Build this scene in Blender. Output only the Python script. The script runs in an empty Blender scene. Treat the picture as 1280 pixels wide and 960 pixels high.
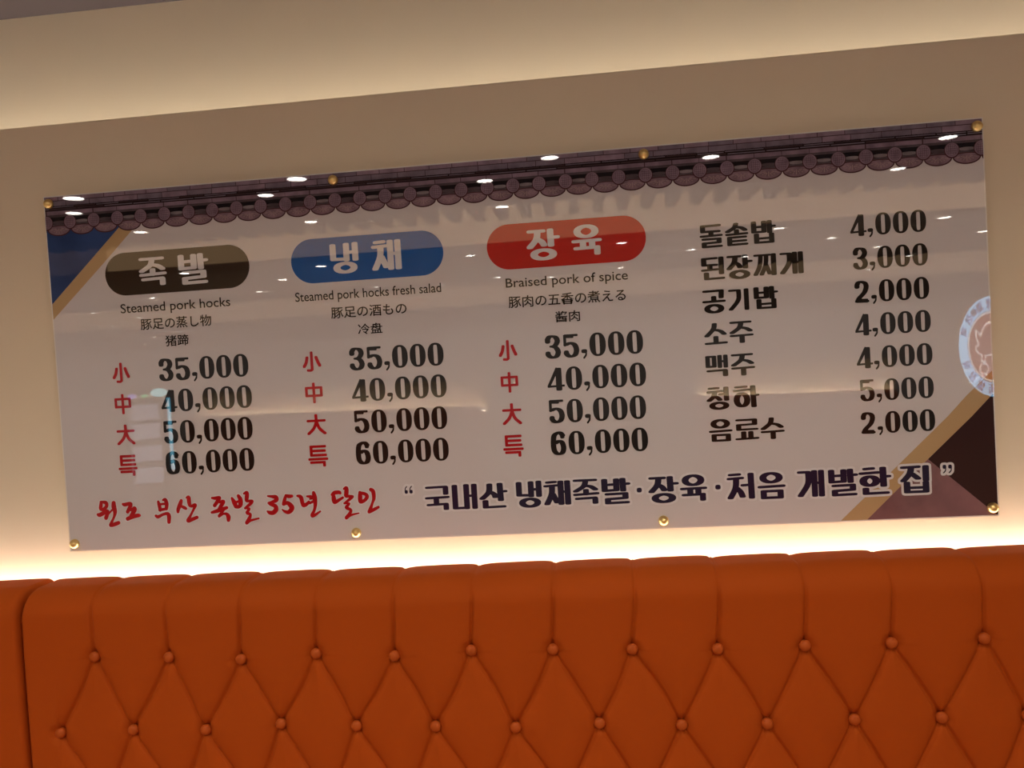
import bpy, bmesh, math, random
import numpy as np
from mathutils import Matrix, Vector
from mathutils.geometry import delaunay_2d_cdt

# ---------------------------------------------------------------- camera, world, exposure
SC = bpy.context.scene
COL = SC.collection
Z0 = 1.60                      # height of the menu board's centre above the floor
cd = bpy.data.cameras.new('camera'); cam = bpy.data.objects.new('camera', cd); COL.objects.link(cam)
cd.sensor_width = 36.0; cd.lens = 28.125; cd.clip_start = 0.02
cam.matrix_world = Matrix((
    (0.9936102757562407, 0.056507706960732075, 0.09770106941915906, 0.17421393),
    (0.09578828694914125, 0.0356282612134948, -0.9947639072092693, -1.52533859),
    (-0.05969274658579786, 0.9977662582273179, 0.029987829999863356, Z0 - 0.02397291),
    (0, 0, 0, 1)))
SC.camera = cam
SC.view_settings.view_transform = 'Standard'; SC.view_settings.look = 'None'
SC.view_settings.exposure = 0.2; SC.view_settings.gamma = 1.0
SC.view_settings.use_curve_mapping = False
SC.cycles.use_denoising = True
SC.cycles.use_adaptive_sampling = False; SC.cycles.sample_clamp_indirect = 0.0; SC.cycles.max_bounces = 8
W_ = bpy.data.worlds.new('hall_ambience'); SC.world = W_; W_.use_nodes = True
W_.node_tree.nodes['Background'].inputs[0].default_value = (1.0, 0.84, 0.74, 1)
W_.node_tree.nodes['Background'].inputs[1].default_value = 0.26
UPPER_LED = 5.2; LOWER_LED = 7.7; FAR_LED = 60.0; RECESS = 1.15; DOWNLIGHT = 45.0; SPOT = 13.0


# ---------------------------------------------------------------- helpers
def mat(name, color, rough=0.5, spec=0.5, metal=0.0, emit=None, estr=0.0, bump=None, noise=None):
    m = bpy.data.materials.new(name); m.use_nodes = True
    nt = m.node_tree; b = nt.nodes['Principled BSDF']
    b.inputs['Base Color'].default_value = (*color, 1); b.inputs['Roughness'].default_value = rough
    b.inputs['Specular IOR Level'].default_value = spec; b.inputs['Metallic'].default_value = metal
    if emit:
        b.inputs['Emission Color'].default_value = (*emit, 1); b.inputs['Emission Strength'].default_value = estr
    if noise:
        sc, amt = noise
        tc = nt.nodes.new('ShaderNodeTexCoord'); n = nt.nodes.new('ShaderNodeTexNoise')
        n.inputs['Scale'].default_value = sc; n.inputs['Detail'].default_value = 4
        nt.links.new(tc.outputs['Object'], n.inputs['Vector'])
        r = nt.nodes.new('ShaderNodeValToRGB')
        r.color_ramp.elements[0].position = 0.3; r.color_ramp.elements[1].position = 0.7
        r.color_ramp.elements[0].color = (*[c * (1 - amt) for c in color], 1)
        r.color_ramp.elements[1].color = (*[min(1, c * (1 + amt)) for c in color], 1)
        nt.links.new(n.outputs['Fac'], r.inputs['Fac']); nt.links.new(r.outputs['Color'], b.inputs['Base Color'])
    if bump:
        sc, st = bump
        tc = nt.nodes.new('ShaderNodeTexCoord'); n = nt.nodes.new('ShaderNodeTexNoise')
        n.inputs['Scale'].default_value = sc; n.inputs['Detail'].default_value = 6
        nt.links.new(tc.outputs['Object'], n.inputs['Vector'])
        bp = nt.nodes.new('ShaderNodeBump'); bp.inputs['Strength'].default_value = st; bp.inputs['Distance'].default_value = 0.002
        nt.links.new(n.outputs['Fac'], bp.inputs['Height']); nt.links.new(bp.outputs['Normal'], b.inputs['Normal'])
    return m

PR, PS = 0.012, 0.5            # gloss of the acrylic over every printed colour
M = {}
M['wall'] = mat('cream_wall_paint', (0.87, 0.75, 0.565), 0.75, 0.2, bump=(90, 0.05))
M['ceil'] = mat('ceiling_paint', (0.60, 0.54, 0.50), 0.8, 0.2, bump=(60, 0.05))
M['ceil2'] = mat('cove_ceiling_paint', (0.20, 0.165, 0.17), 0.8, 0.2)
M['floor'] = mat('floor_tile', (0.30, 0.26, 0.23), 0.35, 0.4, noise=(2.0, 0.12))
M['leather'] = mat('orange_leatherette', (0.46, 0.080, 0.009), 0.62, 0.04, bump=(900, 0.12))
M['button'] = mat('orange_button_leatherette', (0.50, 0.094, 0.012), 0.5, 0.2, bump=(900, 0.1))
M['dark'] = mat('dark_plinth_laminate', (0.03, 0.025, 0.02), 0.5)
M['brass'] = mat('polished_brass', (1.0, 0.74, 0.30), 0.36, 0.5, 1.0)
M['acrylic'] = mat('acrylic_edge', (0.92, 0.88, 0.83), PR, PS)
M['white'] = mat('print_white', (0.72, 0.69, 0.70), PR, PS)
M['halo'] = mat('print_halo_white', (0.80, 0.79, 0.81), PR, PS)
M['black'] = mat('print_black', (0.020, 0.016, 0.014), PR, PS)
M['navy'] = mat('print_navy', (0.022, 0.017, 0.045), PR, PS)
M['red'] = mat('print_red', (0.48, 0.012, 0.018), PR, PS)
M['redbadge'] = mat('print_badge_red', (0.56, 0.02, 0.014), PR, PS)
M['bluebadge'] = mat('print_badge_blue', (0.008, 0.11, 0.42), PR, PS)
M['brownbadge'] = mat('print_badge_brown', (0.035, 0.020, 0.012), PR, PS)
M['blue'] = mat('print_corner_blue', (0.035, 0.075, 0.22), PR, PS, noise=(9, 0.25))
M['gold'] = mat('print_gold', (0.56, 0.385, 0.20), PR, PS)
M['mauve'] = mat('print_mauve', (0.26, 0.135, 0.145), PR, PS, noise=(14, 0.2))
M['brown'] = mat('print_dark_brown', (0.045, 0.018, 0.018), PR, PS)
M['tilebase'] = mat('print_tile_base', (0.075, 0.045, 0.055), PR, PS)
M['tileline'] = mat('print_tile_line', (0.022, 0.014, 0.018), PR, PS)
M['brickA'] = mat('print_brick_mauve', (0.265, 0.195, 0.26), PR, PS, noise=(40, 0.25))
M['brickB'] = mat('print_brick_grey', (0.195, 0.16, 0.215), PR, PS, noise=(40, 0.25))
M['roll'] = mat('print_roll_mauve', (0.245, 0.175, 0.235), PR, PS, noise=(35, 0.3))
M['rollmid'] = mat('print_roll_shadow', (0.09, 0.068, 0.082), PR, PS, noise=(35, 0.3))
M['valley'] = mat('print_valley_black', (0.014, 0.012, 0.016), PR, PS)
M['trough'] = mat('print_trough_grey', (0.22, 0.19, 0.21), PR, PS, noise=(35, 0.4))
M['disc'] = mat('print_tile_disc', (0.265, 0.185, 0.245), PR, PS, noise=(60, 0.25))
M['discline'] = mat('print_tile_disc_line', (0.11, 0.07, 0.09), PR, PS)
M['fan'] = mat('print_tile_fan', (0.25, 0.165, 0.205), PR, PS, noise=(60, 0.3))
M['fanline'] = mat('print_tile_fan_line', (0.40, 0.29, 0.29), PR, PS)
M['fanrim'] = mat('print_tile_fan_rim', (0.08, 0.035, 0.042), PR, PS)

def mesh_obj(name, verts, faces, m, parent=None, smooth=False, mats=None, fm=None):
    me = bpy.data.meshes.new(name); me.from_pydata(verts, [], faces)
    for x in (mats or [m]): me.materials.append(x)
    if fm:
        for p, i in zip(me.polygons, fm): p.material_index = i
    if smooth:
        for p in me.polygons: p.use_smooth = True
    me.update()
    o = bpy.data.objects.new(name, me); COL.objects.link(o)
    if parent: o.parent = parent
    return o
def empty(name, loc, rot=(0, 0, 0)):
    o = bpy.data.objects.new(name, None); COL.objects.link(o); o.location = loc; o.rotation_euler = rot
    o.empty_display_size = 0.05
    return o
def tag(o, label=None, cat=None, group=None, kind=None):
    if label: o['label'] = label
    if cat: o['category'] = cat
    if group: o['group'] = group
    if kind: o['kind'] = kind
    return o
class MB:
    """collects polygons, boxes and lathes into one mesh"""
    def __init__(s): s.v = []; s.f = []; s.m = []
    def poly(s, pts, mi=0):
        k = len(s.v); s.v += [tuple(p) for p in pts]; s.f.append(tuple(range(k, k + len(pts)))); s.m.append(mi)
    def box(s, a, b, mi=0):
        (x0, y0, z0), (x1, y1, z1) = a, b; k = len(s.v)
        s.v += [(x0, y0, z0), (x1, y0, z0), (x1, y1, z0), (x0, y1, z0), (x0, y0, z1), (x1, y0, z1), (x1, y1, z1), (x0, y1, z1)]
        for q in ((0, 3, 2, 1), (4, 5, 6, 7), (0, 1, 5, 4), (1, 2, 6, 5), (2, 3, 7, 6), (3, 0, 4, 7)):
            s.f.append(tuple(k + i for i in q)); s.m.append(mi)
    def lathe(s, prof, c, axis='y', n=28, mi=0):
        """prof: (radius, distance along the axis)"""
        k = len(s.v)
        for r, d in prof:
            for i in range(n):
                a = 2 * math.pi * i / n; p, q = r * math.cos(a), r * math.sin(a)
                s.v.append((c[0] + p, c[1] + d, c[2] + q) if axis == 'y' else (c[0] + p, c[1] + q, c[2] + d))
        for j in range(len(prof) - 1):
            for i in range(n):
                a, b = k + j * n + i, k + j * n + (i + 1) % n
                s.f.append((a, b, b + n, a + n) if axis == 'z' else (a, a + n, b + n, b)); s.m.append(mi)
        s.f.append(tuple(k + i for i in range(n))); s.m.append(mi)
        s.f.append(tuple(k + (len(prof) - 1) * n + i for i in range(n))); s.m.append(mi)
    def build(s, name, m, parent=None, smooth=False, mats=None):
        o = mesh_obj(name, s.v, s.f, m, parent, smooth, mats, s.m if mats else None)
        bm = bmesh.new(); bm.from_mesh(o.data); bmesh.ops.recalc_face_normals(bm, faces=bm.faces); bm.to_mesh(o.data); bm.free()
        return o
def bevel(o, w, seg=3):
    b = o.modifiers.new('bevel', 'BEVEL'); b.width = w; b.segments = seg; b.limit_method = 'ANGLE'
    return o

# ---------------------------------------------------------------- the setting
def structure(o): o['kind'] = 'structure'; return o
mb = MB(); mb.box((-14, -19, -0.1), (12, 0.4, 0)); structure(mb.build('floor', M['floor']))
EDGE = Z0 + 0.513              # top edge of the lower wall panel
mb = MB(); mb.box((-5, 0.03, 0), (5, 0.05, EDGE)); o = structure(mb.build('wall_back', M['wall'])); bevel(o, 0.003, 2)
CZ = Z0 - 0.024 + 0.822        # ceiling height of the room (2.40 m)
mb = MB(); mb.box((-5, 0.1636, 0), (5, 0.30, CZ + 0.2)); mb.box((-5, 0.05, EDGE - 0.12), (5, 0.1636, EDGE - 0.10))
structure(mb.build('wall_back_upper', M['wall']))
# ceiling: solid bands with two cove-lit recesses between them
mb = MB()
YS = [(0.3, -2.74), (-4.08, -6.55), (-9.9, -19)]
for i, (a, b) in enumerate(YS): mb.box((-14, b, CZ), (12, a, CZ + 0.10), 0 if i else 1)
for a, b in ((-2.74, -4.08), (-6.55, -9.9)):
    mb.box((-14, b, CZ + 0.10), (12, b - 0.04, CZ + 0.40)); mb.box((-14, a + 0.04, CZ + 0.10), (12, a, CZ + 0.40))
structure(mb.build('ceiling', None, mats=[M['ceil'], M['ceil2']]))
glow = mat('recess_cove_glow', (0.8, 0.75, 0.7), 0.6, 0.2, emit=(1.0, 0.64, 0.33), estr=RECESS)  # recess far walls and tops emit by themselves in place of cove light
glow2 = mat('recess_cove_glow_dim', (0.8, 0.75, 0.7), 0.6, 0.2, emit=(1.0, 0.64, 0.33), estr=RECESS * 0.5)
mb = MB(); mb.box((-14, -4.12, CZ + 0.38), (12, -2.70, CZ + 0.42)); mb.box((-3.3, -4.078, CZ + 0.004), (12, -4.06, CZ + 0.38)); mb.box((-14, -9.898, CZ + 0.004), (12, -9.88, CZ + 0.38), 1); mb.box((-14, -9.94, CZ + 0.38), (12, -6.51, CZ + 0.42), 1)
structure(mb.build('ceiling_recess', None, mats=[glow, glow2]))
# louver slats hanging in the recesses, running away from the wall
slat_m = mat('louver_slat_paint', (0.22, 0.20, 0.19), 0.7, 0.2)
mb = MB()
for k in range(-50, 36): x = 0.41 + 0.137 * k; mb.box((x - 0.028, -3.16, CZ), (x + 0.028, -2.75, CZ + 0.36))
structure(mb.build('ceiling_louver', slat_m))
mb = MB()
for k in range(-60, 60): x = 0.41 + 0.137 * k; mb.box((x - 0.028, -7.05, CZ), (x + 0.028, -6.56, CZ + 0.36))
structure(mb.build('ceiling_louver_far', slat_m))

# LED strips: one behind the wall panel's top edge, one behind the bench
def led(name, x0, x1, y, z, w, strength, col, label, nrm=(0, 0)):
    e = mat(name + '_light', (0.9, 0.9, 0.85), 0.6, 0.1, emit=col, estr=strength)
    mb = MB(); mb.box((x0, y - w / 2, z - 0.004), (x1, y + w / 2, z))
    mb.box((x0, y - w / 2 - 0.002, z - 0.012), (x1, y + w / 2 + 0.002, z - 0.004), 1)
    o = mb.build(name, None, mats=[e, M['acrylic']])
    return tag(o, label, 'light strip')
TXT = {'h0': [('족', -680.1, 194.6, 57.8, 56.3), ('발', -596.9, 193.8, 60.5, 60.0)], 'h1': [('냉', -287.9, 193.0, 58.2, 59.6), ('채', -204.5, 192.9, 59.2, 57.8)], 'h2': [('장', 98.3, 190.6, 60.0, 58.9), ('육', 181.6, 193.6, 57.1, 57.9)], 'd0': [('돌', 412.2, 183.7, 41.6, 43.7), ('솥', 458.7, 183.9, 41.4, 42.9), ('밥', 506.2, 184.3, 42.6, 42.0)], 'd1': [('된', 412.2, 123.7, 43.2, 42.4), ('장', 459.7, 123.1, 44.3, 44.4), ('찌', 506.4, 123.8, 41.9, 40.6), ('개', 554.6, 123.9, 42.4, 40.5)], 'd2': [('공', 411.1, 62.1, 42.5, 44.0), ('기', 456.7, 62.8, 38.6, 40.1), ('밥', 504.6, 63.3, 42.0, 41.5)], 'd3': [('소', 411.3, 2.4, 41.8, 40.4), ('주', 458.2, 2.5, 43.0, 41.0)], 'd4': [('맥', 410.1, -57.8, 42.6, 40.5), ('주', 457.9, -58.1, 43.1, 41.1)], 'd5': [('청', 410.2, -118.8, 42.6, 42.8), ('하', 459.3, -118.2, 44.6, 41.2)], 'd6': [('음', 411.0, -179.0, 42.7, 42.9), ('료', 459.1, -179.2, 43.2, 39.8), ('수', 505.7, -179.5, 42.9, 41.2)], 'slogan': [('“', -190.5, -265.0, 18.4, 16.6), ('국', -134.6, -283.2, 48.2, 47.8), ('내', -80.7, -282.7, 49.5, 49.2), ('산', -25.9, -283.1, 52.2, 49.0), ('냉', 44.7, -283.6, 50.2, 51.9), ('채', 98.7, -283.1, 51.4, 47.1), ('족', 153.8, -283.1, 49.5, 48.4), ('발', 209.1, -284.5, 52.2, 49.8), ('·', 254.3, -284.5, 11.4, 10.8), ('장', 298.5, -285.8, 53.1, 51.0), ('육', 355.3, -284.5, 49.8, 50.8), ('·', 400.7, -285.3, 11.9, 10.7), ('처', 442.8, -285.3, 50.7, 49.1), ('음', 498.5, -286.8, 50.3, 51.1), ('개', 569.9, -286.2, 49.1, 50.1), ('발', 626.7, -286.8, 50.9, 50.7), ('한', 683.1, -286.2, 54.1, 51.3), ('집', 755.5, -286.6, 52.1, 51.0), ('”', 812.7, -269.7, 19.0, 17.0)], 's0': [('小', -762.2, -3.0, 37.4, 41.1), ('中', -763.3, -65.7, 36.6, 41.2), ('大', -761.8, -127.9, 38.3, 41.3), ('특', -762.5, -190.2, 40.1, 43.0)], 's1': [('小', -366.9, -3.9, 38.1, 40.1), ('中', -366.7, -65.1, 37.3, 41.0), ('大', -366.0, -127.6, 39.0, 41.1), ('특', -367.1, -189.9, 40.6, 42.8)], 's2': [('小', 20.3, -5.4, 36.3, 39.9), ('中', 19.8, -66.3, 35.5, 40.0), ('大', 20.9, -127.5, 37.1, 41.6), ('특', 19.7, -189.0, 39.5, 42.5)]}
PRICES = [('35,000', -683.0, -496.3, -2.5, 45.2), ('40,000', -681.8, -493.4, -64.7, 45.3), ('50,000', -682.1, -496.6, -127.6, 45.5), ('60,000', -682.6, -497.4, -189.6, 45.6), ('35,000', -291.8, -104.6, -4.1, 44.5), ('40,000', -290.1, -102.5, -65.5, 44.6), ('50,000', -290.2, -105.2, -127.1, 44.7), ('60,000', -291.1, -106.0, -188.4, 44.8), ('35,000', 91.0, 276.7, -4.0, 44.6), ('40,000', 92.8, 278.9, -65.4, 44.7), ('50,000', 91.5, 275.6, -127.2, 44.8), ('60,000', 91.3, 276.0, -188.4, 45.0), ('4,000', 662.0, 795.0, 183.8, 40.1), ('3,000', 663.5, 795.2, 123.1, 40.2), ('2,000', 663.5, 795.2, 62.2, 40.3), ('4,000', 662.7, 795.4, 2.2, 40.1), ('4,000', 662.8, 795.7, -58.2, 39.9), ('5,000', 665.3, 795.5, -118.8, 40.0), ('2,000', 664.0, 795.5, -179.0, 40.1)]
CAPTIONS = [('Steamed pork hocks', -753.1, -524.3, 116.0, 19.0, 'e'), ('Steamed pork hocks fresh salad', -391.4, -101.3, 114.9, 18.5, 'e'), ('Braised pork of spice', 23.9, 255.2, 114.4, 18.1, 'e'), ('豚足の蒸し物', -713.7, -565.7, 90.8, 23.0, 'j'), ('猪蹄', -664.0, -615.8, 55.0, 22.2, 'j'), ('豚足の酒もの', -321.7, -171.3, 88.3, 22.4, 'j'), ('冷盘', -270.1, -221.5, 53.5, 20.9, 'j'), ('豚肉の五香の煮える', 26.9, 249.1, 86.1, 22.7, 'j'), ('酱肉', 114.5, 161.4, 52.6, 21.2, 'j')]
BRUSH = [('원', [[(-825.8, -261.2, 1.94), (-815.1, -263.3, 3.23), (-813.9, -270.3, 3.01), (-820.4, -276.3, 3.01), (-827.0, -275.5, 3.01), (-825.7, -267.5, 3.23), (-825.2, -261.2, 2.15)], [(-833.9, -286.7, 2.37), (-829.1, -287.5, 3.66), (-815.3, -281.1, 3.23), (-812.5, -283.0, 3.23), (-817.0, -294.3, 3.44)], [(-812.2, -287.6, 1.51), (-803.1, -278.8, 1.72)], [(-798.3, -264.6, 3.66), (-798.4, -273.2, 4.3), (-796.8, -283.6, 3.44), (-800.7, -294.9, 2.15), (-807.7, -307.3, 2.8), (-806.7, -309.6, 3.23), (-796.9, -307.1, 3.44), (-790.7, -305.1, 3.01)]]), ('조', [[(-778.7, -267.7, 2.15), (-774.6, -269.1, 3.23), (-763.7, -267.2, 3.01), (-762.8, -271.3, 3.44), (-769.8, -283.6, 3.23)], [(-763.6, -281.5, 1.51), (-754.9, -277.9, 3.87), (-757.9, -285.2, 3.87), (-764.4, -291.8, 2.15)], [(-770.9, -297.9, 3.44), (-758.5, -293.8, 3.44), (-747.6, -291.9, 3.23), (-744.1, -292.6, 1.51)]]), ('부', [[(-703.5, -265.8, 2.1), (-701.9, -272.9, 3.25), (-700.6, -283.1, 2.87)], [(-693.3, -263.2, 1.72), (-688.5, -262.9, 3.25), (-686.0, -271.6, 3.44), (-687.7, -280.6, 3.06)], [(-701.8, -271.4, 1.91), (-685.9, -270.6, 2.29)], [(-701.6, -282.6, 2.68), (-686.7, -281.2, 2.29)], [(-710.5, -294.4, 2.39), (-705.9, -296.6, 2.87), (-696.0, -292.4, 2.39), (-686.4, -290.8, 2.87), (-683.1, -296.0, 3.63), (-684.0, -308.1, 3.06)]]), ('산', [[(-654.9, -265.8, 2.68), (-657.6, -272.8, 3.63), (-662.5, -282.7, 3.25), (-663.5, -288.2, 2.49)], [(-657.8, -275.8, 1.91), (-649.7, -280.2, 2.87), (-646.2, -282.4, 2.29)], [(-644.0, -260.7, 1.34), (-639.3, -259.9, 3.25), (-638.8, -267.5, 3.63), (-637.8, -275.6, 3.06), (-633.8, -277.8, 2.68), (-626.3, -276.1, 3.06), (-631.2, -286.0, 2.1), (-638.4, -297.8, 2.29), (-643.3, -306.7, 3.44), (-633.6, -304.1, 3.06), (-624.5, -300.9, 2.87)]]), ('족', [[(-590.6, -263.3, 1.72), (-583.0, -264.1, 3.01), (-574.8, -263.3, 2.8), (-578.7, -269.7, 3.23), (-585.8, -278.4, 3.23)], [(-575.4, -272.1, 2.37), (-567.1, -271.3, 3.01), (-571.1, -277.9, 3.44), (-577.7, -286.7, 2.8)], [(-592.8, -292.3, 2.15), (-586.2, -290.9, 3.01), (-570.6, -287.0, 3.44), (-561.0, -284.0, 2.58)], [(-566.0, -287.2, 1.51), (-572.3, -293.7, 2.37), (-578.1, -300.3, 2.58), (-569.0, -296.1, 1.94), (-562.0, -297.0, 2.8), (-558.9, -302.2, 3.87), (-559.4, -309.2, 3.01)]]), ('발', [[(-549.1, -265.3, 1.94), (-545.1, -273.4, 3.87), (-542.1, -281.4, 3.66)], [(-535.4, -261.4, 2.8), (-531.8, -268.3, 3.87), (-532.0, -278.5, 3.87), (-536.4, -283.3, 3.01), (-542.2, -282.5, 3.23)], [(-544.0, -274.6, 2.15), (-532.1, -271.7, 2.15)], [(-523.5, -257.4, 1.72), (-517.5, -256.0, 3.23), (-518.2, -265.5, 3.66), (-518.7, -272.2, 2.58), (-507.7, -272.9, 2.37), (-511.6, -278.2, 2.8), (-523.3, -286.7, 1.94)], [(-523.3, -286.7, 1.94), (-514.6, -288.2, 2.15), (-519.8, -295.9, 2.8), (-513.1, -299.5, 2.37), (-516.0, -307.3, 3.01), (-521.9, -316.1, 3.01), (-514.0, -311.9, 2.15), (-496.3, -308.1, 1.51)]]), ('3', [[(-474.7, -264.5, 1.53), (-465.6, -265.9, 2.68), (-458.5, -267.7, 3.83), (-457.9, -273.2, 3.63), (-466.3, -276.8, 2.68), (-473.7, -278.5, 2.29)], [(-473.7, -278.5, 2.29), (-468.8, -281.7, 2.87), (-460.8, -285.1, 3.63), (-459.7, -292.1, 4.02), (-465.8, -297.9, 3.83), (-473.0, -297.6, 3.25), (-477.9, -294.4, 1.34)]]), ('5', [[(-437.8, -264.6, 2.1), (-431.8, -266.9, 3.25), (-425.6, -266.6, 2.49)], [(-437.8, -265.1, 2.29), (-441.0, -273.9, 3.06), (-443.6, -281.8, 2.87)], [(-443.1, -281.8, 2.87), (-435.7, -279.6, 3.25), (-429.0, -285.4, 4.21), (-427.3, -291.5, 4.21), (-434.0, -298.2, 3.44), (-441.1, -296.9, 2.49), (-447.4, -292.1, 0.96)]]), ('년', [[(-414.3, -266.6, 1.91), (-407.4, -269.4, 3.44), (-405.1, -280.4, 3.44), (-402.4, -286.0, 3.44), (-395.1, -282.9, 2.87), (-391.7, -279.0, 1.91)], [(-395.1, -268.4, 1.34), (-389.0, -269.2, 2.49), (-385.9, -268.8, 1.91)], [(-389.9, -282.1, 2.1), (-383.6, -279.4, 2.29)], [(-389.4, -274.1, 1.34), (-382.1, -272.5, 1.91)], [(-380.9, -261.6, 2.68), (-379.4, -270.6, 4.02), (-378.9, -284.5, 3.25), (-381.7, -296.3, 2.49), (-387.0, -306.1, 2.87), (-383.5, -307.2, 2.68), (-369.7, -299.3, 1.53)]]), ('달', [[(-344.7, -267.6, 1.72), (-338.9, -263.9, 3.25), (-329.7, -263.3, 3.25), (-327.3, -264.9, 2.49)], [(-341.1, -267.3, 2.87), (-340.4, -278.2, 4.02), (-338.6, -282.3, 3.25), (-330.8, -278.6, 2.68), (-322.4, -274.0, 2.1)], [(-319.2, -256.9, 1.72), (-314.1, -255.6, 3.25), (-314.7, -265.5, 3.83), (-315.1, -271.4, 2.87), (-302.1, -272.4, 1.91), (-308.5, -277.6, 2.49), (-320.1, -285.5, 1.72)], [(-320.1, -285.5, 1.72), (-310.1, -286.4, 1.72), (-316.6, -293.6, 2.87), (-307.9, -299.4, 2.49), (-311.5, -307.2, 2.87), (-318.0, -314.3, 2.87), (-308.6, -309.3, 1.91), (-292.2, -306.0, 1.15)]]), ('인', [[(-287.5, -265.2, 2.49), (-287.5, -273.6, 3.83), (-287.2, -283.4, 3.44), (-278.5, -280.9, 2.87), (-273.5, -274.2, 3.25), (-276.7, -269.1, 2.87), (-284.6, -266.8, 2.68)], [(-265.1, -260.7, 3.06), (-260.8, -264.8, 3.44), (-260.2, -277.7, 3.06), (-263.8, -287.4, 2.1), (-269.3, -301.0, 3.25), (-271.0, -304.4, 2.68), (-261.7, -300.3, 2.87), (-252.4, -295.8, 2.29)]])]
BADGES = [(-630.0, 193.3, 300.4, 85.2), (-243.8, 191.7, 302.3, 86.3), (142.2, 191.2, 300.7, 85.7)]
POLYS = {'blue': [(-897.8, 321.5), (-900.0, 141.3), (-738.2, 292.5), (-722.5, 320.7)], 'goldL': [(-900.0, 141.3), (-898.1, 112.0), (-779.4, 220.6), (-704.5, 291.6), (-689.0, 318.2), (-714.1, 320.1), (-738.2, 292.5)], 'goldR': [(618.3, -360.2), (723.4, -262.6), (818.4, -173.4), (851.1, -138.6), (900.6, -92.0), (900.3, -134.1), (860.0, -175.6), (780.2, -250.5), (665.8, -359.8)], 'mauve': [(665.8, -359.8), (780.2, -250.5), (877.6, -341.1), (899.5, -359.7)], 'brown': [(780.2, -250.5), (860.0, -175.6), (900.3, -134.1), (899.5, -359.7), (877.6, -341.1)]}
DOWNLIGHTS = [(-2.02, -1.79, 0.042), (-2.21, -2.07, 0.036), (-1.25, -2.03, 0.026), (-1.01, -1.78, 0.041), (-0.25, -2.1, 0.031), (0.06, -1.78, 0.036), (0.74, -2.0, 0.029), (1.71, -2.0, 0.033), (-2.22, -2.65, 0.035), (-1.29, -2.74, 0.033), (-0.24, -2.74, 0.026), (1.72, -2.57, 0.025), (-2.89, -4.4, 0.04), (-2.44, -5.25, 0.042), (-3.0, -6.09, 0.039), (-4.06, -5.98, 0.039), (-4.18, -7.75, 0.038), (-5.4, -7.11, 0.043), (-5.46, -8.13, 0.046), (-6.53, -9.26, 0.04), (-5.75, -11.6, 0.041), (-6.69, -11.45, 0.034), (-6.81, -12.69, 0.037), (-7.79, -12.59, 0.044), (-7.22, -14.13, 0.057), (-9.39, -15.07, 0.057), (-8.54, -15.59, 0.054), (-8.39, -16.16, 0.055), (-5.58, -10.29, 0.031), (-1.86, -4.56, 0.041), (-0.69, -4.58, 0.04), (-0.68, -6.3, 0.037), (-1.93, -6.4, 0.02), (-1.29, -6.71, 0.021), (0.46, -4.49, 0.039), (1.06, -5.21, 0.04), (0.52, -6.21, 0.038), (-0.17, -6.64, 0.012), (1.56, -4.33, 0.04), (2.15, -5.1, 0.041), (1.65, -6.01, 0.037), (2.8, -5.98, 0.04), (3.47, -7.01, 0.037), (3.51, -8.36, 0.038), (2.71, -4.4, 0.045), (3.43, -5.38, 0.046)]
led('led_strip', -4.5, 4.5, 0.072, EDGE - 0.076, 0.03, UPPER_LED, (1.0, 0.96, 0.90), 'warm light strip hidden behind the top edge of the wall panel, above the menu board')
led('led_strip', -4.5, 4.5, 0.0045, Z0 - 0.447, 0.036, LOWER_LED, (1.0, 0.98, 0.88), 'warm light strip hidden behind the top of the orange bench, below the menu board')

# ---------------------------------------------------------------- orange tufted bench
PITCH, ROW = 0.1432, 0.1325
B1 = [(-0.772, -0.529), (-0.627, -0.533), (-0.489, -0.540), (-0.347, -0.533), (-0.203, -0.541), (-0.063, -0.534), (0.082, -0.536), (0.220, -0.539), (0.366, -0.542), (0.512, -0.540), (0.654, -0.539), (0.803, -0.535), (0.946, -0.537)] + [(0.946 + 0.1432 * i, -0.537) for i in range(1, 6)]
B2 = [(-0.851, -0.672), (-0.707, -0.668), (-0.566, -0.670), (-0.422, -0.661), (-0.281, -0.667), (-0.136, -0.670), (0.008, -0.674), (0.156, -0.669), (0.298, -0.674), (0.443, -0.674), (0.588, -0.669), (0.730, -0.668), (0.867, -0.667), (1.018, -0.668)] + [(1.018 + 0.1432 * i, -0.668) for i in range(1, 6)]
S0, S1 = -0.912, 1.092 + 5 * PITCH
IDEAL = []                     # (ideal position, real position) of every button
for i, p in enumerate(B1): IDEAL.append(((-0.7715 + i * PITCH, -0.5375), p))
for i, p in enumerate(B2): IDEAL.append(((-0.7715 + (i - 0.5) * PITCH, -0.5375 - ROW), p))
for r in range(2, 5):
    for i in range(19):
        s = -0.7715 + (i - 0.5 * (r % 2)) * PITCH
        if S0 + 0.03 < s < S1 - 0.03: IDEAL.append(((s, -0.5375 - r * ROW),) * 2)
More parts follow.
